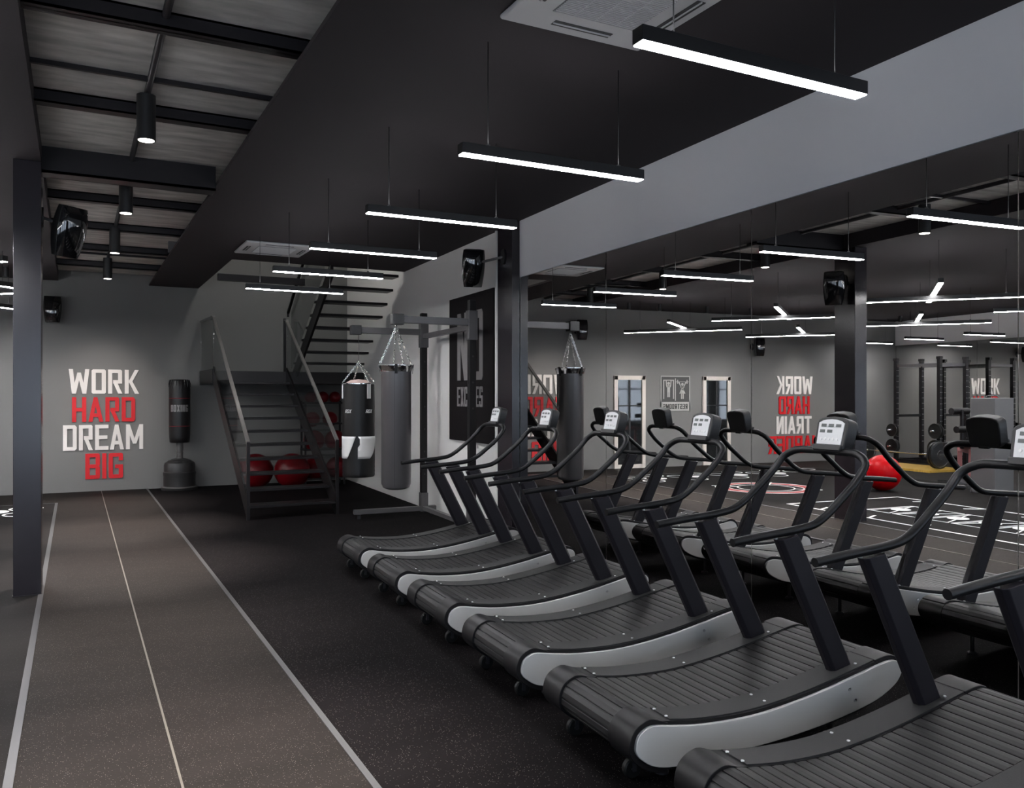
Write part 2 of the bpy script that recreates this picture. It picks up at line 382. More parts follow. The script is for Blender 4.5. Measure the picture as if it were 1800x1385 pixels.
labs = {6.05: 'black cylinder spotlight nearest of those in view, largest under the concrete', 8.56: 'second black cylinder spotlight down the lane, beyond the deep beam', 11.02: 'third black cylinder spotlight down the lane', 13.48: 'farthest black cylinder spotlight, in front of the big red and white words', 3.6: 'black cylinder spotlight overhead near the camera, seen only in the mirror', 1.15: 'black cylinder spotlight over the camera end of the lane'}
for i, (y, lb) in enumerate(labs.items()):
    o = sp0 if i == 0 else tree(sp0)
    o.location = (SPX, y, 3.3); o['label'] = lb
    last = y > 13
    l = spot_light('bulb', (0, 0, -.02), (150 if last else 900), 56 if not last else 50, 1, (radians(48), 0, 0) if last else (0,0,0)); l.parent = o
# small spots at the far wall washing the doors and words
WS = [(-1.63, 'left door'), (-3.93, 'right door'), (-6.2, 'second set of words'), (-2.8, 'restroom sign'), (-8.3, 'corner by the far mirrors'), (-.9, 'wall left of the big words')]
for x, nm in WS:
    r = root('ceiling_spotlight', (x, 14.3, 3.34), 'small black ceiling spotlight aimed at the %s' % nm, 'spotlight', 'small spotlights along the back wall')
    MB().lathe((0,0,0), [(.036, 0), (.042, 0), (.042, .139), (.0001, .14)], 20).build('housing', 'lampbody', r)
    MB().lathe((0,0,0), [(.0001, .008), (.036, .008)], 20).build('lens', 'spotglow', r)
    l = spot_light('bulb', (0, 0, -.02), (30 if x > -1 else 80) if x > -6 else 120, 64, 1, (radians(29), 0, 0), (1,.97,.93)); l.parent = r
# ------------------------------------------------------------------ linear pendant lamps
def make_lamp(L, zc, gm='lampglow'):
    r = root('pendant_lamp', (0,0,0), 'x', 'lamp')
    MB().box((-L/2, -.032, .004), (L/2, .032, .060)).build('housing', 'lampbody', r, bevel=.002, seg=1)
    MB().box((-L/2+.006, -.029, 0), (L/2-.006, .029, .006)).build('diffuser', gm, r)
    MB().box((-L/2+.02, -.02, .0600), (L/2-.02, .02, .0604)).build('added_uplight', 'upglow', r)  # unseen glowing strip added to brighten the ceiling and bulkhead
    for s in (-1, 1):
        x = s*L*.36
        MB().tube([(x, 0, .06), (x, 0, zc)], .0028, 6).build('cord', 'lampbody', r)
        MB().lathe((x, 0, .06), [(.012, 0), (.012, .012), (.0001, .013)], 10).build('clip', 'lampbody', r)
    return r
ord_ = ['nearest', 'second', 'third', 'fourth', 'fifth', 'farthest']
base = make_lamp(1.165, ZC-2.86)
for i, y in enumerate([2.43, 3.98, 5.56, 7.13, 8.63, 10.15]):
    o = base if i == 0 else tree(base)
    o.location = (2.365, y, 2.86); o['group'] = 'linear pendant lamps over the treadmills'
    o['label'] = '%s of the six bright bar lamps hanging over the treadmill row' % ord_[i]
for y, l in ((.88, 'unseen bright bar lamp added over the nearest treadmill, above the picture'), (-.67, 'unseen bright bar lamp added behind the camera end of the treadmill row')):
    o = tree(base); o.location = (2.365, y, 2.86); o['label'] = l; o['group'] = 'linear pendant lamps over the treadmills'  # row continued out of view, lamps added for their light
for i, y in enumerate([14.9, 13.45, 11.95, 10.4, 8.9, 7.3]):
    o = tree(base); o.location = (-8.1, y, 2.86); o['group'] = 'short bar lamps before the far mirrors'
    o['label'] = '%s from the back wall of the short bar lamps by the far mirror wall' % ['first', 'second', 'third', 'fourth', 'fifth', 'sixth'][i]
base2 = make_lamp(2.26, ZC-2.86, 'crossglow')
k = 0
for cx, rn in ((-1.42, 'side nearest lane'), (-4.37, 'far side of mats')):
    for j, cy in enumerate([13.2, 10.35, 7.5, 4.65]):
        for s, dz, dn in ((1, 0, 'lower'), (-1, .085, 'upper')):
            o = base2 if k == 0 else tree(base2); k += 1
            o.location = (cx, cy, 2.86+dz-.03); o.rotation_euler = (0, 0, s*radians(44)); o['group'] = 'crossed bar lamps over the mats'
            o['label'] = '%s bar of the %s crossed lamp pair from back wall, %s' % (dn, ['first', 'second', 'third', 'fourth'][j], rn)
            if dz:
                for ch in [c for c in C.objects if c.parent == o and c.name.startswith('cord')]: ch.location.z = -.06
# ------------------------------------------------------------------ ceiling cassettes
def make_ac():
    r = root('ceiling_air_unit', (0,0,0), 'x', 'air conditioner', 'white square air units in the ceiling')
    m = MB(); m.box((-.42,-.44,-.028), (.42,.44,-.001)); m.build('panel', 'acwhite', r, bevel=.02, seg=3)
    m = MB(); m.box((-.235,-.235,-.031), (.235,.235,-.028)); m.build('grille_panel', 'acgrille', r)
    m = MB()
    for i in range(30):
        y = -.225+i*.0155; m.box((-.23, y, -.036), (.23, y+.006, -.03))
    for x in (-.12, 0, .12): m.box((x-.003, -.23, -.035), (x+.003, .23, -.03))
    m.build('grille', 'acwhite', r)
    for a in range(4):
        m = MB(); R4 = Matrix.Rotation(a*pi/2, 4, 'Z')
        m.box((-.17, .315, -.0305), (.17, .365, -.0285)); m.v = [tuple(R4 @ Vector(v)) for v in m.v]; s = m.build('air_slot', 'acdark', r)
        m = MB(); m.box((-.17, .337, -.036), (.17, .343, -.03)); m.v = [tuple(R4 @ Vector(v)) for v in m.v]; m.build('vane', 'acwhite', s)
    return r
ac = make_ac(); ac.location = (2.27, 3.22, ZC); ac['label'] = 'large white square ceiling air unit beside the nearest bar lamp'
ac2 = tree(ac); ac2.location = (2.25, 10.82, ZC); ac2['label'] = 'small-looking white ceiling air unit near the stair opening'
# ------------------------------------------------------------------ columns
def column(name, x0, x1, y0, y1, z1, label, rz=0, loc=(0,0,0)):
    r = root(name, loc, label, 'column', rz=rz)
    MB().box((x0, y0, .0), (x1, y1, z1)).build('shaft', 'columnsteel', r, bevel=.003, seg=1)
    MB().box((x0-.004, y0-.004, .0), (x1+.004, y1+.004, .012)).build('base_plate', 'steel', r)
    return r
column('steel_column', 0, .195, 0, .35, 3.475, 'dark polished steel column on the left edge of the lane', loc=(-.435, 7.66, 0))
cx, cy = wallpt(WC-.095, 8.08)
column('steel_column', 0, .092, 0, .38, 3.475, 'black steel column against the right wall where the mirrors begin', rz=-SK, loc=(cx, cy, 0))
# ------------------------------------------------------------------ mirrors
wm = []
seams = [8.075, 6.32, 4.443, 2.578, .71, -1.16, -3.0]
mlab = ['between the black column and the first seam', 'second from the black column', 'third from the black column, behind the fifth treadmill', 'fourth from the black column, at the right edge', 'beside the nearest treadmill, outside the picture', 'farthest behind the camera']
for i in range(6):
    a, b = seams[i], seams[i+1]
    p = [wallpt(WC, b+.003), wallpt(WC+.012, b+.003), wallpt(WC+.012, a-.003), wallpt(WC, a-.003)]
    tag(quadbox(p, .0, 2.868).build('wall_mirror', 'mirror'), 'mirror panel on the right wall, ' + mlab[i], 'mirror', 'mirror panels on the treadmill wall')
ys = [15.5, 13.2, 10.9, 8.6, 6.3, 4.0, 1.7, -.6, -3.0]
for i in range(8):
    tag(MB().box((XL-.008, ys[i+1]+.003, 0), (XL+.002, ys[i]-.003, 2.868)).build('wall_mirror', 'mirror'), 'mirror panel on the opposite wall, number %s from the back wall' % ['one','two','three','four','five','six','seven','eight'][i], 'mirror', 'mirror panels on the opposite wall')
# ------------------------------------------------------------------ wall words
def words(name, label, x0s, lines):
    r = root(name, (x0s, YB, 0), label, 'wall lettering')
    for txt, xa, xb, z0, z1, m in lines:
        text_mb(txt, xb-xa, z1-z0, .022, lambda u, v, d, xa=xa, z0=z0: (xa+u, -d, z0+v)).build('word', m, r)['label'] = ('white' if m == 'letterwhite' else 'red')+' word '+txt
    return r
words('wall_lettering', 'big white and red words WORK HARD DREAM BIG at the end of the lane', 0, [('WORK', -.093, .957, 1.628, 2.035, 'letterwhite'), ('HARD', -.045, .905, 1.160, 1.570, 'letterred'), ('DREAM', -.176, 1.028, .69, 1.11, 'letterwhite'), ('BIG', .150, .716, .21, .632, 'letterred')])
words('wall_lettering', 'white and red words WORK HARD TRAIN HARDER on the back wall', 0, [('WORK', -6.75, -5.67, 1.63, 2.06, 'letterwhite'), ('HARD', -6.66, -5.73, 1.15, 1.58, 'letterred'), ('TRAIN', -6.72, -5.66, .68, 1.10, 'letterwhite'), ('HARDER', -6.98, -5.42, .21, .63, 'letterred')])
# poster on the right wall
pw0, pw1 = 8.735, 10.15
r = root('wall_poster', tuple(nw(WC+.013, pw1, 0)), 'large black poster reading NO EXCUSES on the pale right wall behind the punching rack', 'poster', rz=-SK)
MB().box((-.035, -(pw1-pw0), 1.032), (0, 0, 2.838)).build('board', 'posterblack', r)
pl_ = lambda W0, z0: (lambda u, v, d: (-.035-d, -(pw1-W0)-u, z0+v))
text_mb('NO', .815, .84, .006, pl_(9.855, 1.787), gap=.2, t=.155, h=.12, gw=.50).build('word', 'lettergrey', r)
text_mb('EXCUSES', .815, .245, .006, pl_(9.86, 1.462), gap=.13, t=.15, h=.13, gw=.46).build('word', 'lettergrey', r)
quad = MB(); a = wallpt(WC-.02, 8.70); b = wallpt(WC+.014, 8.70); c = wallpt(WC+.014, 8.67); d = wallpt(WC-.02, 8.67)
struct(quadbox([d, c, b, a], 0, ZC), 'trim_8', 'wallpale', 'narrow pale upright strip beside the poster')
# restroom sign
r = root('restroom_sign', (-3.21, YB, 1.25), 'grey square RESTROOMS sign with two exercising figures between two doors', 'sign')
W_, H_ = .78, .79
MB().box((0, -.012, 0), (W_, 0, H_)).build('board', 'signgrey', r, bevel=.003, seg=1)
m = MB(); y0 = -.016
for a_, b_ in (((0,0),(W_,.205)), ((0,H_-.022),(W_,H_)), ((0,0),(.022,H_)), ((W_-.022,0),(W_,H_))): m.box((a_[0], y0, a_[1]), (b_[0], -.010, b_[1]))
m.box((W_/2-.01, y0, .23), (W_/2+.01, -.01, H_-.06)); m.build('border_panel', 'signlight', r)
text_mb('RESTROOMS', .64, .115, .004, lambda u, v, d: (.07+u, -.0165-d, .045+v), gap=.13, t=.17, h=.15, gw=.5).build('word', 'acdark', r)
def disc(m, cx, cz, rad, y=-.016, th=.006, n=20): m.prism([(cx+rad*cos(2*pi*i/n), cz+rad*sin(2*pi*i/n)) for i in range(n)], lambda p, d: (p[0], y+d, p[1]), 0, th)
def seg2(m, p, q, w, y=-.016): m.beam((p[0], y+.003, p[1]), (q[0], y+.003, q[1]), .006, w, up=(q[1]-p[1], 0, -(q[0]-p[0])) if True else None)
# pull-up figure (left half) and lifting figure (right half) – sign is read from the room
m = MB(); X0 = .57
for p, q, w in (((X0+.13,.27),(X0+.13,.70),.025), ((X0-.13,.27),(X0-.13,.70),.025), ((X0-.14,.69),(X0+.14,.69),.022), ((X0-.065,.69),(X0-.055,.56),.024), ((X0+.065,.69),(X0+.055,.56),.024), ((X0-.06,.555),(X0+.06,.555),.045), ((X0,.56),(X0,.42),.075), ((X0-.02,.43),(X0-.02,.31),.03), ((X0+.02,.43),(X0+.02,.31),.03)): seg2(m, p, q, w)
disc(m, X0, .62, .036); m.build('figure', 'signlight', r)
m = MB(); X0 = .205
for p, q, w in (((X0-.17,.655),(X0+.17,.655),.012), ((X0-.125,.61),(X0-.125,.70),.022), ((X0+.125,.61),(X0+.125,.70),.022), ((X0-.095,.655),(X0-.04,.55),.024), ((X0+.095,.655),(X0+.04,.55),.024), ((X0-.05,.54),(X0+.05,.54),.04), ((X0,.55),(X0,.47),.06), ((X0-.022,.42),(X0-.022,.27),.028), ((X0+.022,.42),(X0+.022,.27),.028)): seg2(m, p, q, w)
m.prism([(X0-.03,.50),(X0+.03,.50),(X0+.08,.39),(X0-.08,.39)], lambda p, d: (p[0], -.016+d, p[1]), 0, .006)
disc(m, X0, .60, .034); m.build('figure', 'signlight', r)
# doors
for k, (xa, xb) in enumerate([(-2.02, -1.24), (-4.31, -3.55)]):
    r = bpy.data.objects.new('door_%d' % (k+1), None); C.objects.link(r); r.location = ((xa+xb)/2, YB, 0); r['kind'] = 'structure'
    L = (xb-xa)/2; m = MB(); m.box((-L, -.05, .004), (-L+.085, 0, 2.03)); m.box((L-.085, -.05, .004), (L, 0, 2.03)); m.box((-L, -.05, 1.94), (L, 0, 2.03)); m.box((-L, -.045, .004), (L, 0, .09))
    m.build('frame', 'doorwhite', r, bevel=.004, seg=1)
    MB().box((-L+.085, -.02, .09), (L-.085, -.004, 1.94)).build('pane', 'doorglass', r)
    m = MB(); m.box((-L+.09, -.03, 1.36), (L-.09, -.02, 1.385)); m.box((-.02, -.03, .1), (.02, -.02, 1.93)); m.build('glazing_bar', 'winframe', r)
    MB().box((L-.14, -.075, .95), (L-.12, -.02, 1.15)).build('handle', 'chrome', r)
# ------------------------------------------------------------------ floor markings
def ring(m, cx, cy, r0, r1, z=.0045, a0=0, a1=2*pi, n=40):
    full = abs(a1-a0-2*pi) < 1e-6
    pts = [(cx+rr*cos(a0+(a1-a0)*i/n), cy+rr*sin(a0+(a1-a0)*i/n), z+dz) for i in range(n+1) for rr, dz in ((r0,.0),(r1,.0),(r1,.002),(r0,.002))]
    m.add(pts, [(4*i+a, 4*i+(a+1) % 4, 4*i+4+(a+1) % 4, 4*i+4+a) for i in range(n) for a in range(4)])
def bar(m, p, q, w, z=.0055): m.beam((p[0], p[1], z), (q[0], q[1], z), w, .003)
def fdisc(m, cx, cy, r): m.prism([(cx+r*cos(2*pi*i/28), cy+r*sin(2*pi*i/28)) for i in range(28)], lambda p, d: (p[0], p[1], .004+d), 0, .003)
m = MB(); xa, xb = -2.85, -.68
bar(m, (xa, 9.39), (xb, 9.39), .035); bar(m, (xa, 9.4), (xa, 3.2), .035); bar(m, (xb, 9.4), (xb, 3.2), .035)
for i in range(7):
    y = 8.85-i*.86
    for x, s in ((xa, 1), (xb, -1)): bar(m, (x, y-.12), (x+s*.26, y+.02), .035)
frame_ = MB()
for i in range(13):
    y = 8.30-i*.455; s = 1 if i % 2 else -1
    bar(m, (-2.15, y+.20), (-1.29, y+.20), .022); bar(m, (-2.15, y+.14), (-1.29, y+.14), .018)
    bar(m, (-1.72-s*.43, y-.20), (-1.72+s*.43, y+.18), .022)
    bar(m, (-2.15, y+.20), (-2.15, y-.2), .022); bar(m, (-1.29, y+.20), (-1.29, y-.2), .022)
tag(m.build('floor_ladder_marking', 'floorwhite'), 'white painted agility ladder lines on the dark mat', 'floor marking')
m = MB()
for i in range(6): fdisc(m, 0, 0, .0)if False else None
for i in range(12):
    m = MB(); fdisc(m, -1.72, 8.30-i*.455, .13)
    tag(m.build('floor_dot_marking', 'floorwhite'), 'solid white dot on the floor ladder, %s from its far end' % ['first','second','third','fourth','fifth','sixth','seventh','eighth','ninth','tenth','eleventh','twelfth'][i], 'floor marking', 'white dots of the floor ladder')
r = root('floor_target_marking', (-1.81, 11.24, 0), 'round white and red target circle painted on the mat', 'floor marking')
m = MB(); ring(m, 0, 0, .82, .86); ring(m, 0, 0, .46, .49); ring(m, 0, 0, .62, .645)
for i in range(4):
    a = radians(45+90*i); m.beam((.46*cos(a), .46*sin(a), .0055), (.92*cos(a), .92*sin(a), .0055), .05, .004)
m.build('white_ring', 'floorwhite', r)
m = MB(); ring(m, 0, 0, .66, .80); m.build('red_ring', 'floorred', r)
r = root('floor_ring_marking', (0, 0, 0), 'row of white painted rings and dots on the mat before the back wall', 'floor marking')
m = MB()
for i, x in enumerate([-.97, -1.93, -2.88, -3.84, -4.8]):
    fdisc(m, x, 13.33, .17)
    for dx, dy in ((.36, .26), (.32, -.34), (-.2, .52)): ring(m, x+dx, 13.3+dy, .185, .215)
m.build('ring', 'floorwhite', r)
# ------------------------------------------------------------------ treadmills
N0 = 2.60
PAN = [(1.858,.200),(1.872,.238),(1.905,.262),(1.95,.270),(2.05,.254),(2.2,.235),(2.42,.227),(2.62,.240),(2.85,.272),(3.05,.310),(3.2,.340),(3.29,.352),(3.345,.338),(3.366,.302),(3.352,.264),(3.31,.226),(3.2,.176),(3.02,.138),(2.82,.110),(2.6,.092),(2.38,.083),(2.2,.079),(2.05,.080),(1.95,.098),(1.888,.135),(1.86,.168)]
PAN = [(a-N0, b) for a, b in PAN]
P2 = [(v.x, v.y) for v in catmull([(a, b, 0) for a, b in PAN], 4, True)]
def offset(P, d):
    n = len(P); out = []
    for i in range(n):
        a = Vector(P[i-1]); b = Vector(P[(i+1) % n]); t = (b-a).normalized(); nn = Vector((-t.y, t.x)); q = Vector(P[i])+nn*d; out.append((q.x, q.y))
    return out
# orientation: profile runs clockwise seen with x right / z up, so left normal points outwards
fnY = lambda p, d: (p[0], d, p[1])
def top_z(x):   # height of the panel's top edge
    T = PAN[1:13]
    for (a, za), (b, zb) in zip(T, T[1:]):
        if a <= x <= b: return za+(zb-za)*(x-a)/(b-a)
    return T[-1][1] if x > T[-1][0] else T[0][1]
def topcurve(x0, x1, off, n=26):
    T = [Vector((a, b, 0)) for a, b in PAN[1:13]]; c = catmull(T, 6)
    pts = []
    for i in range(n+1):
        x = x0+(x1-x0)*i/n
        for a, b in zip(c, c[1:]):
            if a.x <= x <= b.x: z = a.y+(b.y-a.y)*(x-a.x)/(b.x-a.x); break
        pts.append((x, z+off))
    return pts
def make_treadmill():
    r = root('treadmill', (0,0,0), 'x', 'treadmill', 'curved treadmills facing the mirrors', rz=-SK)
    for s in (-1, 1):
        # side body, silver panel, rear cover, foot rail
        MB().prism(offset(P2, .011), fnY, s*.214, s*.372, smooth=True).build('side_frame', 'coverblack', r)
        MB().prism(offset(P2, -.003), fnY, s*.37, s*.388, smooth=True).build('side_panel', 'silver', r, bevel=.004, seg=2)['label'] = 'silver grey curved side panel'
        big = offset(P2, .022)
        arc = [p for p in big if p[0] < -.56]
        # rotate list so the arc is contiguous
        idx = [i for i, p in enumerate(big) if p[0] < -.56]
        k = 0
        for i in range(len(idx)):
            if (idx[i]-idx[i-1]) % len(big) != 1: k = i
        seq = [big[j] for j in idx[k:]+idx[:k]]
        inner = offset(P2, .0); seqi = [inner[j] for j in idx[k:]+idx[:k]]
        # smooth fade of the cover into the rail top
        seq = [(x, z if z < .2 or x < -.66 else z-.02*min(1, (x+.66)/.1)) for x, z in seq]
        MB().prism(seq+seqi[::-1], fnY, s*.212, s*.378, smooth=True).build('rear_cover', 'coverblack', r, bevel=.006, seg=2)
        tp = topcurve(-.56, .66, .017); bt = topcurve(-.56, .66, .008)
        MB().prism(tp+bt[::-1], fnY, s*.222, s*.362, smooth=True).build('foot_rail', 'railgrit', r)
        tp = topcurve(.60, .74, .020, 8); bt = topcurve(.60, .74, .006, 8)
        MB().prism(tp+bt[::-1], fnY, s*.216, s*.374, smooth=True).build('front_cover', 'coverblack', r, bevel=.004, seg=1)
        # screws
        for x in (-.555, -.03, .40+.12):
            for dy in (-.04, .045):
                z = topcurve(x, x+.001, .016, 1)[0][1]
                MB().lathe((x, s*.29+dy, z), [(.0068, 0), (.0068, .004), (.0001, .006)], 8).build('screw', 'screw', r)
        # bolts in the panel
        for x, z in ((.42, .255), (.455, .20)):
            MB().lathe((x, s*.385, z), [(.0085, 0), (.0085, s*.006), (.0001, s*.004)], 12, 'y').build('panel_bolt', 'hub', r)
        # post
        y = s*.287
        b0 = Vector((.47, y, .30)); t0 = Vector((.135, y, .958)); hw = .063; th = .031
        sec = [(-hw, -th*.45), (-hw*.72, -th), (hw*.72, -th), (hw, -th*.45), (hw, th*.45), (hw*.72, th), (-hw*.72, th), (-hw, th*.45)]
        vs = [(b0.x+a, y+b, b0.z-.0+a*.22) for a, b in sec]+[(t0.x+a, y+b, t0.z+a*.12) for a, b in sec]
        m = MB(); n = 8; m.add(vs, [(i, (i+1) % n, n+(i+1) % n, n+i) for i in range(n)]+[tuple(reversed(range(n))), tuple(range(n, 2*n))])
        m.build('post', 'postblack', r, bevel=.004, seg=2)
        for x in (.075, .19):
            MB().lathe((x, y, .955), [(.008, -.004), (.008, .018), (.0001, .02)], 8).build('clamp_bolt', 'hub', r)
        # wheel with fork
        yw = s*.24; w_ = MB().lathe((-.665, yw, .044), [(.0001, -.016), (.036, -.016), (.042, -.010), (.042, .010), (.036, .016), (.0001, .016)], 20, 'y').build('wheel', 'wheelrubber', r)
        MB().lathe((-.665, yw, .044), [(.0001, -.021), (.010, -.021), (.010, .021), (.0001, .021)], 12, 'y').build('hub', 'hub', w_)
        m = MB(); m.box((-.675, yw-.024, .035), (-.655, yw-.019, .09)); m.box((-.675, yw+.019, .035), (-.655, yw+.024, .09)); m.box((-.68, yw-.024, .08), (-.64, yw+.024, .10)); m.build('fork', 'blackpowder', r)
        m = MB().lathe((.42, s*.27, 0), [(.03, .0), (.03, .012), (.012, .02), (.012, .13)], 12); m.build('levelling_foot', 'blackpowder', r)
        m = MB().lathe((-.52, s*.25, 0), [(.03, .0), (.03, .012), (.012, .02), (.012, .09)], 12); m.build('levelling_foot', 'blackpowder', r)
    # belt
    Q = offset(P2, .010); n = len(Q)
    # arc-length resample
    S = [0]
    for i in range(n): S.append(S[-1]+(Vector(Q[(i+1) % n])-Vector(Q[i])).length)
    tot = S[-1]; ns = int(round(tot/.056)); pit = tot/ns
    def at(s_):
        s_ %= tot
        for i in range(n):
            if S[i] <= s_ <= S[i+1]:
                t = (s_-S[i])/(S[i+1]-S[i]); a = Vector(Q[i]); b = Vector(Q[(i+1) % n]); d = (b-a).normalized(); return a*(1-t)+b*t, Vector((-d.y, d.x))
    prof = []
    for i in range(ns):
        for u, hgt in ((0, -.007), (.035, -.007), (.05, -.001), (.13, 0), (.5, .0012), (.87, 0), (.95, -.001), (.965, -.007)):
            p, nn = at(i*pit+u*pit); q = p+nn*hgt; prof.append((q.x, q.y))
    MB().prism(prof, fnY, -.212, .212).build('belt', 'belt', r)['label'] = 'slatted black running belt'
    MB().prism(offset(P2, -.02), fnY, -.2, .2).build('chassis', 'blackpowder', r)
    # handrail
    y = .285
    H = [(-.17, y, .953), (.02, y, .971), (.20, y, .984), (.315, y, 1.000), (.395, y, 1.045), (.575, y, 1.185), (.655, y*.98, 1.275), (.675, y*.72, 1.314), (.675, 0, 1.318)]
    full = H+[(a, -b, c) for a, b, c in reversed(H[:-1])]
    path = roundpath(full, .075, 6)
    MB().tube(path, .019, 14).build('handrail', 'tubeblack', r)
    # console : local frame tilted back
    cn = root('console', (.655, -.03, 1.40), None, None); del_keys = None
    cn.parent = r
    bpy.data.objects.remove(cn)
    def cp(a, b, d):   # a across (+ = towards camera side), b up, d out of the face
        tl = radians(13); 
        return (.675+b*sin(tl)-d*cos(tl), -.03-a, 1.405+b*cos(tl)+d*sin(tl))
    ol = [(-.088,-.085),(.088,-.085),(.097,-.07),(.103,.02),(.104,.055),(.095,.075),(.06,.087),(0,.092),(-.06,.087),(-.095,.075),(-.104,.055),(-.103,.02),(-.097,-.07)]
    m = MB(); m.prism(ol, lambda p, d: cp(p[0], p[1], d), -.075, .0)
    con = m.build('console', 'blackplastic', r, bevel=.01, seg=3)
    MB().prism([(-.09,-.088),(.09,-.088),(.094,-.058),(-.094,-.058)], lambda p, d: cp(p[0], p[1], d), -.0, .018).build('lip', 'blackplastic', con, bevel=.005, seg=2)
    fp = [(-.079,-.055),(.079,-.055),(.083,.055),(.06,.067),(.03,.073),(0,.075),(-.03,.073),(-.06,.067),(-.083,.055)]
    MB().prism(fp, lambda p, d: cp(p[0], p[1], d), -.001, .003).build('faceplate', 'faceplate', con)['label'] = 'pale grey control panel face'
    def cbx(a, b, w, h, d0, d1): return MB().prism([(a-w/2,b-h/2),(a+w/2,b-h/2),(a+w/2,b+h/2),(a-w/2,b+h/2)], lambda p, d: cp(p[0], p[1], d), d0, d1)
    for a, b in ((-.048,.042),(0,.042),(.048,.042),(-.052,.012),(-.004,.012)): cbx(a, b, .033, .016, .002, .0045).build('display', 'lcd', con)
    for i in range(5):
        a = -.052+i*.026
        m = MB(); m.prism([(a+.007*cos(t*pi/6), -.028+.007*sin(t*pi/6)) for t in range(12)], lambda p, d: cp(p[0], p[1], d), .002, .007); m.build('button', 'buttonwhite', con)
    m = MB(); m.beam(cp(-.02, -.10, -.04), cp(-.02, -.07, -.04), .06, .04); m.build('console_mount', 'blackpowder', r)
    return r
tm = make_treadmill()
tl = ['farthest curved treadmill, beside the punching rack', 'second farthest curved treadmill in the row', 'third curved treadmill from the punching rack end', 'fourth curved treadmill from the punching rack end', 'curved treadmill with its whole silver side panel in view, last but one', 'nearest curved treadmill, cut off at the lower right corner']
for k in range(6):
    o = tm if k == 0 else tree(tm)
    w = 7.375-1.049*k
    o.location = nw(N0, w, 0); o['label'] = tl[k]
# ------------------------------------------------------------------ punching rack and bags
r = root('punching_rack', (4.1, 9.6, 0), 'tall black and grey steel punching rack with two long bag arms by the right wall', 'rack', rz=-SK)
Yn, Yf = -.86, .83   # local w of near and far uprights (to 8.75 / 10.4)
for y in (Yn, Yf):
    u = MB(); u.box((-.04, y-.04, .06), (.04, y+.04, 2.70)); up = u.build('upright', 'rackdark', r, bevel=.004, seg=1)
    for z in (.55, .85, 1.15, 1.45, 1.75, 2.05):
        MB().lathe((0, y-.041, z), [(.012, -.002), (.012, .004)], 10, 'y').build('hole_plug', 'acdark', up)
        MB().lathe((-.041, y, z), [(.012, -.002), (.012, .004)], 10, 'x').build('hole_plug', 'acdark', up)
    m = MB(); m.box((-.055, y-.05, 2.24), (.055, y+.05, 2.58)); m.build('bracket', 'rackgrey', r, bevel=.004, seg=1)
    a = MB(); a.box((-.84 if y < 0 else -.87, y-.035, 2.405), (-.05, y+.035, 2.485)); am = a.build('arm', 'rackgrey', r, bevel=.004, seg=1)
    a = MB(); a.box((-.96 if y < 0 else -.99, y-.06, 2.385), (-.83 if y < 0 else -.86, y+.06, 2.505)); a.build('arm_end_block', 'blackplastic', am, bevel=.006, seg=1)
    f = MB(); f.box((-.95 if y > 0 else -.12, y-.035, .06), (.17, y+.035, .12)); f.build('foot_beam', 'rackgrey', r, bevel=.004, seg=1)
    f = MB(); f.box((-.05, y-.052, .05), (.05, y+.052, .30)); f.build('foot_bracket', 'rackgrey', r, bevel=.004, seg=1)
    for x in ((-.88 if y > 0 else -.08), .12):
        MB().lathe((x, y, 0), [(.025, 0), (.025, .05), (.015, .06)], 12).build('foot', 'blackpowder', r)
MB().box((-.03, Yn+.04, 2.36), (.03, Yf-.04, 2.42)).build('cross_bar', 'rackgrey', r)
MB().box((-.03, Yn+.04, .07), (.03, Yf-.04, .12)).build('cross_bar', 'rackgrey', r)
def chain(m, p, q, lk=.03, rad=.0032):
    p = Vector(p); q = Vector(q); d = q-p; n = max(2, int(d.length/(lk*.72))); t = d.normalized(); a = t.cross(Vector((0,1,0))).normalized(); b = t.cross(a)
    for i in range(n):
        c = p+d*((i+.5)/n); s = a if i % 2 else b
        pts = [c+t*(lk*.5*cos(2*pi*k/10))+s*(lk*.30*sin(2*pi*k/10)) for k in range(10)]
        m.tube(pts, rad, 5, closed=True)
def bag_dir(c):   # unit vector from the bag axis to the camera, and image-right
    f = Vector((-c[0], -c[1], 0)).normalized(); return f, Vector((-f.y, f.x, 0))
def wrap(f, rt, rad, a0, z0):
    def pl(u, v, d):
        a = a0+u/rad; return (rt*sin(a)+f*cos(a))*(rad+.001+d)+Vector((0, 0, z0+v))
    return pl
# silver-grey bag on the near arm
B1 = Vector((3.175, 8.83, 0)); f1, r1 = bag_dir(B1)
r = root('punching_bag', tuple(B1), 'long smooth dark grey leather punching bag hanging from the nearer rack arm', 'punching bag')
R1 = .166
MB().lathe((0,0,0), [(.0001, .548), (.09, .553), (R1-.02, .575), (R1, .62), (R1, 1.85), (R1*1.03, 1.88), (R1*1.02, 1.90), (.0001, 1.905)], 48).build('body', 'leathersilver', r)
MB().prism([(-.0015, .60), (.0015, .60), (.0015, 1.86), (-.0015, 1.86)], lambda p, d: (r1*sin(-.1+p[0]/R1)+f1*cos(-.1+p[0]/R1))*(R1+d)+Vector((0,0,p[1])), 0, .002).build('seam', 'acdark', r)
MB().lathe((0,0,0), [(R1*1.02, 1.865), (R1*1.13, 1.925), (R1*1.16, 1.93), (R1*1.16, 1.937), (R1*1.10, 1.937), (R1*1.0, 1.88)], 48).build('rim', 'chrome', r)
m = MB()
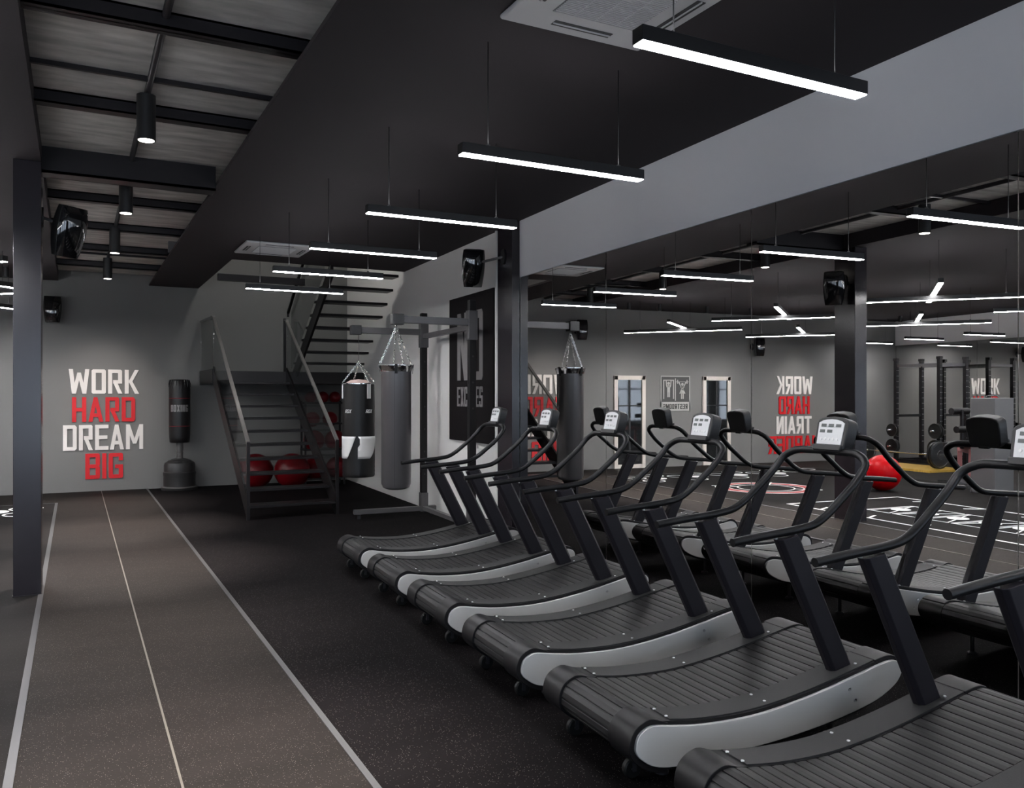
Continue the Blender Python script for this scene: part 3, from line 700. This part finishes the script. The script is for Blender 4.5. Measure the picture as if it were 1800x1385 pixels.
for k in range(4):
    a = radians(20+90*k); d = r1*sin(a-.35)+f1*cos(a-.35); e = Vector((-d.y, d.x, 0))
    m.hexa([d*(R1*1.05)+e*.016+Vector((0,0,1.84)), d*(R1*1.05)-e*.016+Vector((0,0,1.84)), d*(R1*1.08)-e*.016+Vector((0,0,1.84)), d*(R1*1.08)+e*.016+Vector((0,0,1.84)), d*(R1*1.13)+e*.016+Vector((0,0,1.945)), d*(R1*1.13)-e*.016+Vector((0,0,1.945)), d*(R1*1.19)-e*.016+Vector((0,0,1.945)), d*(R1*1.19)+e*.016+Vector((0,0,1.945))])
m.build('strap', 'leatherblack', r)
m = MB()
for a in (-80, 25, 62, 190):
    d = r1*sin(radians(a))+f1*cos(radians(a)); chain(m, d*R1*1.12+Vector((0,0,1.94)), Vector((0,0,2.37)))
m.build('chain', 'chain', r); MB().tube([(0,0,2.36), (0,0,2.385)], .01, 8).build('hook', 'chrome', r)
# black and white bag on the far arm
B2 = Vector((3.262, 10.50, 0)); f2, r2 = bag_dir(B2)
r = root('punching_bag', tuple(B2), 'black punching bag with white panels and small white logos hanging from the farther rack arm', 'punching bag')
R2 = .208
prof = [(.0001, .538), (.12, .54), (R2*.96, .55), (R2, .575), (R2*.985, .60), (R2, .625), (R2*.985, .65), (R2, .675), (R2*.99, .70), (R2, .76), (R2*1.005, 1.1), (R2*.985, 1.74), (.12, 1.765), (.0001, 1.77)]
MB().lathe((0,0,0), prof, 48).build('body', 'leatherblack', r)
MB().lathe((0,0,0), [(R2*.9, 1.752), (.10, 1.80), (.0001, 1.81)], 32).build('top_flap', 'bagtop', r)
MB().lathe((0,0,0), [(R2*.97, 1.742), (R2*1.035, 1.745), (R2*1.035, 1.757), (R2*.95, 1.76)], 48).build('rim', 'chrome', r)
def curved_panel(a_top0, a_top1, a_bot0, a_bot1, z0, z1, notch=None):
    m = MB(); nz, na = 8, 14; vs = []
    for i in range(nz+1):
        t = i/nz; z = z0+(z1-z0)*t; tt = t if t > .08 else 0; A0 = a_bot0+(a_top0-a_bot0)*t; A1 = a_bot1+(a_top1-a_bot1)*t**.8
        if notch and .52 < t < .88: A0 = A0+notch
        for j in range(na+1):
            a = radians(A0+(A1-A0)*j/na); d = r2*sin(a)+f2*cos(a)
            vs.append(d*(R2*1.012)+Vector((0,0,z)))
    fs = [(i*(na+1)+j, i*(na+1)+j+1, (i+1)*(na+1)+j+1, (i+1)*(na+1)+j) for i in range(nz) for j in range(na)]
    m.add(vs, fs, True); o = m.build('panel', 'white', r); o['label'] = 'white curved panel'
    s = o.modifiers.new('s', 'SOLIDIFY'); s.thickness = .004; s.offset = 1
    return o
curved_panel(-3, 95, -3, 42, .79, 1.075, notch=7)
curved_panel(-95, -10, -80, -44, .79, 1.075)
curved_panel(105, 185, 125, 170, .79, 1.075); curved_panel(-195, -105, -170, -125, .79, 1.075)
for a0 in (-41-13, 38-13, 105, 190):
    pl = wrap(f2, r2, R2, radians(a0), 1.375)
    text_mb('RDX', .095, .045, .002, pl, gap=.12, t=.15, h=.14, gw=.62, shear=.28).build('logo', 'white', r)
for a in (-78, 38, 150):
    d = lambda b: r2*sin(radians(b))+f2*cos(radians(b))
    m = MB(); vs = []
    for z in (1.56, 1.755):
        for b in (a-8, a, a+8):
            vs += [d(b)*(R2*1.005)+Vector((0,0,z)), d(b)*(R2*1.03)+Vector((0,0,z))]
    m.add(vs, [(0,2,8,6),(2,4,10,8),(1,3,9,7),(3,5,11,9),(0,1,7,6),(4,5,11,10),(0,1,3,2),(2,3,5,4),(6,7,9,8),(8,9,11,10)]); m.build('strap', 'white', r)
m = MB()
for a in (-78, 38, 75, 200):
    d = r2*sin(radians(a))+f2*cos(radians(a)); chain(m, d*R2*1.01+Vector((0,0,1.765)), Vector((0,0,2.03)))
m.build('chain', 'chain', r); MB().tube([(0,0,2.02), (0,0,2.385)], .0035, 6).build('rope', 'rackgrey', r); MB().lathe((0,0,2.03), [(.0001,-.012),(.012,0),(.0001,.02)], 10).build('hook', 'chrome', r)
# ------------------------------------------------------------------ freestanding bag
D = Vector((1.575, 15.17, 0)); fd, rd = bag_dir(D)
r = root('freestanding_punching_bag', tuple(D), 'black freestanding boxing bag on a round weighted base by the back wall', 'punching bag')
MB().lathe((0,0,0), [(.0001,0),(.285,0),(.292,.01),(.292,.05),(.268,.062),(.255,.07),(.255,.24),(.262,.26),(.262,.30),(.25,.315),(.25,.42),(.235,.46),(.19,.485),(.185,.495),(.14,.508),(.135,.518),(.09,.53),(.0001,.535)], 44).build('base', 'dummygrey', r)
m = MB(); m.lathe((0,0,0), [(.292,.045),(.293,.05),(.268,.064)], 44); m.build('base_rim', 'dummyband', r)
m = MB(); m.lathe((0,0,0), [(.058,.52),(.058,.56),(.053,.565),(.053,.60),(.058,.605),(.058,.63),(.053,.635),(.053,.66),(.058,.665),(.058,.80)], 24); m.build('neck', 'dummyband', r)
R3 = .168
MB().lathe((0,0,0), [(.0001,.80),(.15,.80),(.162,.82),(R3,.90),(R3*1.02,1.1),(R3*1.02,1.7),(R3*.98,1.80),(.155,1.85),(.13,1.87),(.0001,1.872)], 40).build('pad', 'leatherblack', r)
m = MB()
for k in range(22):
    a = 2*pi*k/22; m.tube([(.15*cos(a), .15*sin(a), 1.862), (.169*cos(a), .169*sin(a), 1.80), (.172*cos(a), .172*sin(a), 1.74)], [.010,.008,.002], 5)
m.build('gathers', 'leatherblack', r)
for z in (1.55, 1.08):
    MB().lathe((0,0,z), [(R3*1.02,-.004),(R3*1.035,0),(R3*1.02,.004)], 40).build('red_piping', 'redthread', r)
text_mb('BOXING', .30, .115, .002, wrap(fd, rd, R3*1.02, -.155/R3*1.0+.02, 1.325), gap=.1, t=.2, h=.16, gw=.5).build('word', 'lettergrey', r)
# ------------------------------------------------------------------ stairs
SX0, SX1 = 1.975, 3.115
r = root('staircase', (2.55, 12.5, 0), 'dark steel staircase with open treads, landing and glass balustrades turning at the back wall', 'staircase')
def st(mb, name, m, par=None, **k):
    mb.v = [(x-2.55, y-12.5, z) for x, y, z in mb.v]; return mb.build(name, m, par or r, **k)
for k in range(11):
    y = 11.03+.3*k-(.03 if k == 10 else 0); z = 1.995*(k+1)/11.
    if k < 10: st(MB().box((SX0, y, z-.035), (SX1, y+.29, z)), 'tread', 'stairsteel', bevel=.003, seg=1)
sl = 1.995/11/.3
def stringer(x, y0, z0, y1, z1, h=.20, th=.03):
    m = MB(); m.hexa([(x-th/2, y0, z0-h), (x+th/2, y0, z0-h), (x+th/2, y1, z1-h), (x-th/2, y1, z1-h), (x-th/2, y0, z0), (x+th/2, y0, z0), (x+th/2, y1, z1), (x-th/2, y1, z1)]); return m
LZ = 1.995; zoff = .06
for x in (SX0-.005, SX1+.005):
    st(stringer(x, 11.02, .25, 14.02, .25+3.0*sl-.0, .27), 'stringer', 'stairsteel')
st(MB().box((SX0-.02, 14.0, LZ-.2), (4.45, YB-.01, LZ)), 'landing', 'stairsteel', bevel=.003, seg=1)
st(MB().box((SX0-.035, 14.0, LZ-.205), (SX0-.02, YB-.01, LZ+.03)), 'landing_trim', 'stairsteel')
# rails, posts, glass of the first flight
for x, nm in ((SX0-.01, 'left'), (SX1+.01, 'right')):
    st(MB().box((x-.02, 11.0, .0), (x+.02, 11.05, 1.0)), 'newel_post', 'stairsteel')
    z1 = 2.86 if nm == 'left' else 2.84
    st(MB().beam((x, 11.02, .995), (x, 14.05, z1), .045, .035), 'handrail', 'railsteel', bevel=.003, seg=1)
    g = MB(); t = .006
    g.hexa([(x-t, 11.05, .28), (x+t, 11.05, .28), (x+t, 14.02, .27+sl*3), (x-t, 14.02, .27+sl*3), (x-t, 11.05, .99), (x+t, 11.05, .99), (x+t, 14.02, z1-.03), (x-t, 14.02, z1-.03)])
    st(g, 'glass_panel', 'glass')
x = SX0-.01
st(MB().beam((x, 14.03, 2.86), (x, YB-.02, 2.895), .045, .035), 'handrail', 'railsteel')
st(MB().box((x-.006, 14.05, LZ), (x+.006, YB-.03, 2.87)), 'glass_panel', 'glass')
x = SX1+.03
st(MB().box((x-.02, 14.25, LZ), (x+.02, 14.29, 2.9)), 'newel_post', 'stairsteel')
st(MB().beam((x, 14.05, 2.85), (x, 14.3, 2.88), .04, .03), 'handrail', 'railsteel')
# second flight, rising towards the camera along the right wall
F2 = [(13.76, 2.342), (13.486, 2.527), (13.2, 2.708), (12.92, 2.886), (12.65, 3.068), (12.35, 3.256), (12.07, 3.438), (14.04, 2.165), (11.8, 3.62)]
for y, z in F2:
    xr = 4.37+(y-12)*.044
    st(MB().box((3.30, y-.02, z-.038), (xr, y+.27, z)), 'tread', 'stairsteel', bevel=.003, seg=1)
s2 = (3.438-2.342)/(13.76-12.07)
zz = lambda y: 2.342+(13.76-y)*s2
x = 3.29
m = stringer(x, 14.42, zz(14.42)-.02, 11.85, zz(11.85)-.02+.0, .25, .035); st(m, 'stringer', 'stairsteel')
st(MB().beam((3.2, 14.27, 2.93), (3.2, 14.27, 3.02), .035, .03), 'handrail', 'stairsteel')
st(MB().beam((3.2, 14.27, 3.0), (3.2, 12.15, 4.42), .04, .035), 'handrail', 'stairsteel')
g = MB(); t = .005; x = 3.24
g.hexa([(x-t, 14.2, zz(14.2)), (x+t, 14.2, zz(14.2)), (x+t, 12.1, zz(12.1)), (x-t, 12.1, zz(12.1)), (x-t, 14.2, 3.03), (x+t, 14.2, 3.03), (x+t, 12.1, 4.42), (x-t, 12.1, 4.42)])
st(g, 'glass_panel', 'glass')
# upper floor edge beam crossing the opening
tag(MB().box((1.93, 13.3, 3.36), (3.25, 13.4, 3.46)).build('steel_beam', 'steel'), 'dark steel beam across the stair opening above the landing', 'beam')
# unseen lamp added up the stairwell to light its walls
r = root('added_stairwell_lamp', (3.0, 12.6, ZT), 'unseen round white lamp added high above the stairwell for its light', 'lamp')
MB().lathe((0,0,0), [(.0001,-.05),(.22,-.05),(.24,-.03),(.24,0)], 32).build('diffuser', 'upperglow', r)
# ------------------------------------------------------------------ balls
def gym_ball(loc, R, label, cat='exercise ball', m='redball', name='exercise_ball', group=None):
    prof = []
    K = 40
    for i in range(K+1):
        a = pi*i/K; rr = R*(1-.003*(abs(sin(a*9)) < .25)); prof.append((max(1e-6, rr*sin(a)), -rr*cos(a)))
    o = MB().lathe((0,0,0), prof, 44).build(name, m); o.location = (loc[0], loc[1], loc[2]); o.rotation_euler = (.5, .25, .3)
    return tag(o, label, cat, group)
gym_ball((-3.33, 10.14, .304), .30, 'bright red exercise ball on the mat beside the floor markings')
gym_ball((2.74, 14.70, .30), .30, 'large red exercise ball under the stairs, left one', m='redshaded')
gym_ball((3.32, 14.50, .30), .30, 'large red exercise ball under the stairs, right one', m='redshaded')
r = root('ball_rack', (3.95, 14.85, 0), 'dark steel ball rack under the landing beside the stairs', 'rack')
m = MB()
for x in (-.35, .35):
    for y in (-.14, .14): m.box((x-.015, y-.015, 0), (x+.015, y+.015, 1.50))
m.build('frame', 'rackdark', r)
for z in (.10, .62, 1.08, 1.45): 
    m = MB(); m.box((-.37, -.15, z), (.37, -.12, z+.03)); m.box((-.37, .12, z), (.37, .15, z+.03)); m.box((-.37, -.15, z), (-.34, .15, z+.03)); m.box((.34, -.15, z), (.37, .15, z+.03)); m.build('shelf', 'rackdark', r)
for j, (z, R_, xs_) in enumerate([(1.48, .105, (-.22, 0, .22)), (1.11, .135, (-.19, .13)), (.65, .185, (-.16, .22)), (.13, .20, (-.15, .26))]):
    for i, x in enumerate(xs_):
        h = z+sqrt(max(0, R_*R_-.12**2)) if R_ > .125 else z+R_-.02
        gym_ball((3.95+x, 14.85, h), R_, 'dark red medicine ball on the %s shelf of the ball rack, %s' % (['top', 'third', 'second', 'lowest'][j], ['nearest the stairs', 'next to it', 'at the wall end'][i]), 'medicine ball', 'redleather', 'medicine_ball', 'red medicine balls on the ball rack')
# ------------------------------------------------------------------ loudspeakers
def speaker(loc, yaw, pitch, label, arm_from, disc_n):
    r = root('wall_speaker', loc, label, 'speaker', 'black wedge loudspeakers')
    m = MB(); nz = 10; rings = []
    Rz = Matrix.Rotation(yaw, 3, 'Z') @ Matrix.Rotation(pitch, 3, 'X')
    def sect(t):   # t 0 bottom .. 1 top
        w = .085+.045*sin(pi*min(1, t*.62+.12)); return w
    back = MB(); front = MB(); bv = []; fv = []
    for i in range(nz+1):
        t = i/nz; z = -.21+.42*t; w = sect(t); d0 = -.02-.055*sin(pi*t)**.5 if 0 < t < 1 else -.02; db = .09+.03*sin(pi*t)
        bv.append([(-w, 0, z), (-w*.72, db, z), (w*.72, db, z), (w, 0, z)])
        fv.append([(w*cos(pi*k/8), d0*sin(pi*k/8)-.002, z*(.99)) for k in range(9)])
    for rows, mb in ((bv, back), (fv, front)):
        n = len(rows[0]); vs = [Rz @ Vector(v) for row in rows for v in row]
        fs = [(i*n+k, i*n+(k+1) % n, (i+1)*n+(k+1) % n, (i+1)*n+k) for i in range(nz) for k in range(n)]
        fs += [tuple(range(n)), tuple(nz*n+k for k in reversed(range(n)))]
        mb.add(vs, fs, mb is front)
    back.build('cabinet', 'blackplastic', r, bevel=.006, seg=2); front.build('front_cover', 'blackgloss', r)
    a = Vector(arm_from)-Vector(loc); b = Rz @ Vector((0, .08, .04))
    MB().tube([b, a], .014, 10).build('bracket', 'rackgrey', r)
    dn = Vector(disc_n); u = dn.cross(Vector((0,0,1))).normalized()
    m = MB(); m.prism([(.055*cos(2*pi*i/24), .085*sin(2*pi*i/24)) for i in range(24)], lambda p, d: a+u*p[0]+Vector((0,0,p[1]))+dn*d, 0, .012); m.build('mount_plate', 'rackdark', r)
    return r
speaker((-.03, 7.80, 2.95), radians(40), radians(14), 'glossy black loudspeaker on an arm at the left column', (-.24, 7.84, 3.06), (1, 0, 0))
p = nw(3.60, 8.68, 3.03); q = nw(WC-.096, 8.30, 3.12)
speaker(tuple(p), radians(-18), radians(16), 'glossy black loudspeaker on an arm at the black column by the mirrors', tuple(q), tuple(-WN))
speaker((-.32, 15.22, 2.98), 0, radians(0), 'black loudspeaker high on the back wall left of the big words', (-.32, YB, 3.0), (0, -1, 0))
speaker((-4.95, 15.22, 2.72), 0, radians(0), 'black loudspeaker high on the back wall between door and second words', (-4.95, YB, 2.74), (0, -1, 0))
# ------------------------------------------------------------------ far side equipment (seen in the mirrors)
# power rack
r = root('power_rack', (-8.69, 13.8, 0), 'tall black power rack with punched uprights standing beside the far mirrors', 'rack')
ups = [(.41, -.6), (-.41, -.6), (.41, .6), (-.41, .6)]
for x, y in ups:
    u = MB().box((x-.04, y-.04, 0), (x+.04, y+.04, 2.42)).build('upright', 'rackdark', r)
    m = MB()
    for i in range(14):
        z = .5+i*.13
        for dx in (-.02, .02): m.box((x+dx-.005, y-.043, z-.005), (x+dx+.005, y-.039, z+.005))
    m.build('peg_holes', 'white', u)
    MB().box((x-.03, y-.06, 2.42), (x+.05, y+.05, 2.48)).build('cap', 'rackdark', r)
for a, b in ((0, 1), (2, 3), (0, 2), (1, 3)):
    MB().beam((*ups[a], 2.30), (*ups[b], 2.30), .05, .06).build('top_bar', 'rackgrey', r)
    if (a, b) != (0, 1): MB().beam((*ups[a], .08), (*ups[b], .08), .05, .06).build('floor_bar', 'rackdark', r)
MB().beam((*ups[2], 1.12), (*ups[3], 1.12), .05, .06).build('cross_bar', 'rackdark', r)
for k, (y, z, R_) in enumerate([(.6, .78, .15), (.6, .40, .17), (-.6, .80, .17), (-.6, .40, .20)]):
    MB().tube([(.44, y, z), (.68, y, z)], .02, 10).build('storage_peg', 'chrome', r)
    for q in range(2):
        o = MB().lathe((0,0,0), [(.027,-.02),(R_*.35,-.022),(R_*.9,-.012),(R_,-.02),(R_,.02),(R_*.9,.012),(R_*.35,.022),(.027,.02),(.027,-.02)], 32, 'x').build('weight_plate', 'plateblack')
        o.location = (-8.69+.49+q*.06, 13.8+y, z); tag(o, '%s black weight plate on the %s storage peg of the %s rack upright' % (('inner', 'outer')[q], ('upper', 'lower')[k % 2], ('rear', 'front')[k//2]), 'weight plate', 'weight plates on the power rack')
# yellow platform and barbell
tag(MB().box((-7.85, 12.15, .004), (-6.75, 14.75, .05)).build('lifting_platform', 'yellowwood'), 'yellow wooden lifting platform before the power rack', 'platform')
r = root('barbell', (-7.3, 13.4, .34), 'steel barbell with big black plates lying on the yellow platform', 'barbell')
MB().tube([(0,-1.15,0),(0,1.15,0)], .016, 12).build('bar', 'chrome', r)
for y in (-1, 1):
    MB().tube([(0,y*.92,0),(0,y*1.2,0)], .026, 12).build('sleeve', 'chrome', r)
    for dy, R_ in ((.96, .285), (1.03, .285)):
        MB().lathe((0, y*dy, 0), [(.027,-.025),(.09,-.028),(.10,-.014),(R_*.85,-.014),(R_*.9,-.028),(R_,-.024),(R_,.024),(R_*.9,.028),(R_*.85,.014),(.10,.014),(.09,.028),(.027,.025),(.027,-.025)], 36, 'y').build('plate', 'plateblack', r)
# weight machine
r = root('weight_machine', (-4.68, 9.17, 0), 'grey weight stack machine with tall cabinet standing on the mat', 'exercise machine')
MB().box((-.22, -.22, .006), (.22, .22, 1.56)).build('cabinet', 'machinegrey', r, bevel=.012, seg=2)
m = MB(); m.tube([(-.17, 0, 1.56), (-.1, 0, 1.60), (.1, 0, 1.60), (.17, 0, 1.56)], .008, 8); m.build('handle', 'chrome', r)
MB().beam((-.1, .2, .10), (-.75, 1.25, .10), .08, .08).build('base_beam', 'machinegrey', r)
MB().beam((-.15, .2, .62), (-.80, 1.25, .66), .07, .12).build('frame_beam', 'machinered', r)
MB().beam((-.75, 1.2, .10), (-.80, 1.25, .66), .07, .07).build('leg', 'machinered', r)
MB().beam((-.45, .75, .10), (-.47, .75, .66), .06, .06).build('leg', 'machinered', r)
MB().beam((-1.05, 1.05, .04), (-.45, 1.4, .04), .07, .06).build('foot', 'chrome', r)
MB().beam((-.85, .45, .04), (-.1, .55, .04), .05, .05).build('foot', 'chrome', r)
MB().box((-.62, .75, .70), (-.25, 1.15, .78)).build('seat', 'leatherblack', r, bevel=.02, seg=2)
for y, z in ((.95, 1.0), (1.05, 1.32)):
    MB().tube([(-.75, y, z), (-.35, y, z)], .06, 16).build('roller_pad', 'leatherblack', r)
MB().beam((-.55, 1.0, .66), (-.55, 1.0, 1.35), .04, .05).build('pad_post', 'rackdark', r)
# ------------------------------------------------------------------ sockets near the treadmills
for w, z, l in ((3.55, .30, 'small square floor socket cover low on the mirror wall, nearer one'), ):
    pass
# ------------------------------------------------------------------ world, camera, settings
w = bpy.data.worlds.new('world'); bpy.context.scene.world = w; w.use_nodes = True
bg = w.node_tree.nodes['Background']; bg.inputs[0].default_value = (.72, .83, 1.0, 1); bg.inputs[1].default_value = 7.5
cam = bpy.data.cameras.new('camera'); co = bpy.data.objects.new('camera', cam); C.objects.link(co)
cam.sensor_fit = 'HORIZONTAL'; cam.sensor_width = 36; cam.lens = 36*1463/1800.; cam.shift_y = 2.5/1800.; cam.clip_start = .02
co.location = (0, 0, 1.6); co.rotation_euler = (radians(90), 0, -TH)
sc = bpy.context.scene; sc.camera = co
sc.view_settings.view_transform = 'Standard'; sc.view_settings.look = 'None'; sc.view_settings.gamma = 1; sc.view_settings.exposure = 0
cy = sc.cycles; cy.max_bounces = 8; cy.diffuse_bounces = 4; cy.glossy_bounces = 6; cy.transparent_max_bounces = 12; cy.caustics_reflective = False; cy.caustics_refractive = False
cy.sample_clamp_indirect = 30; cy.use_light_tree = True; cy.blur_glossy = .3
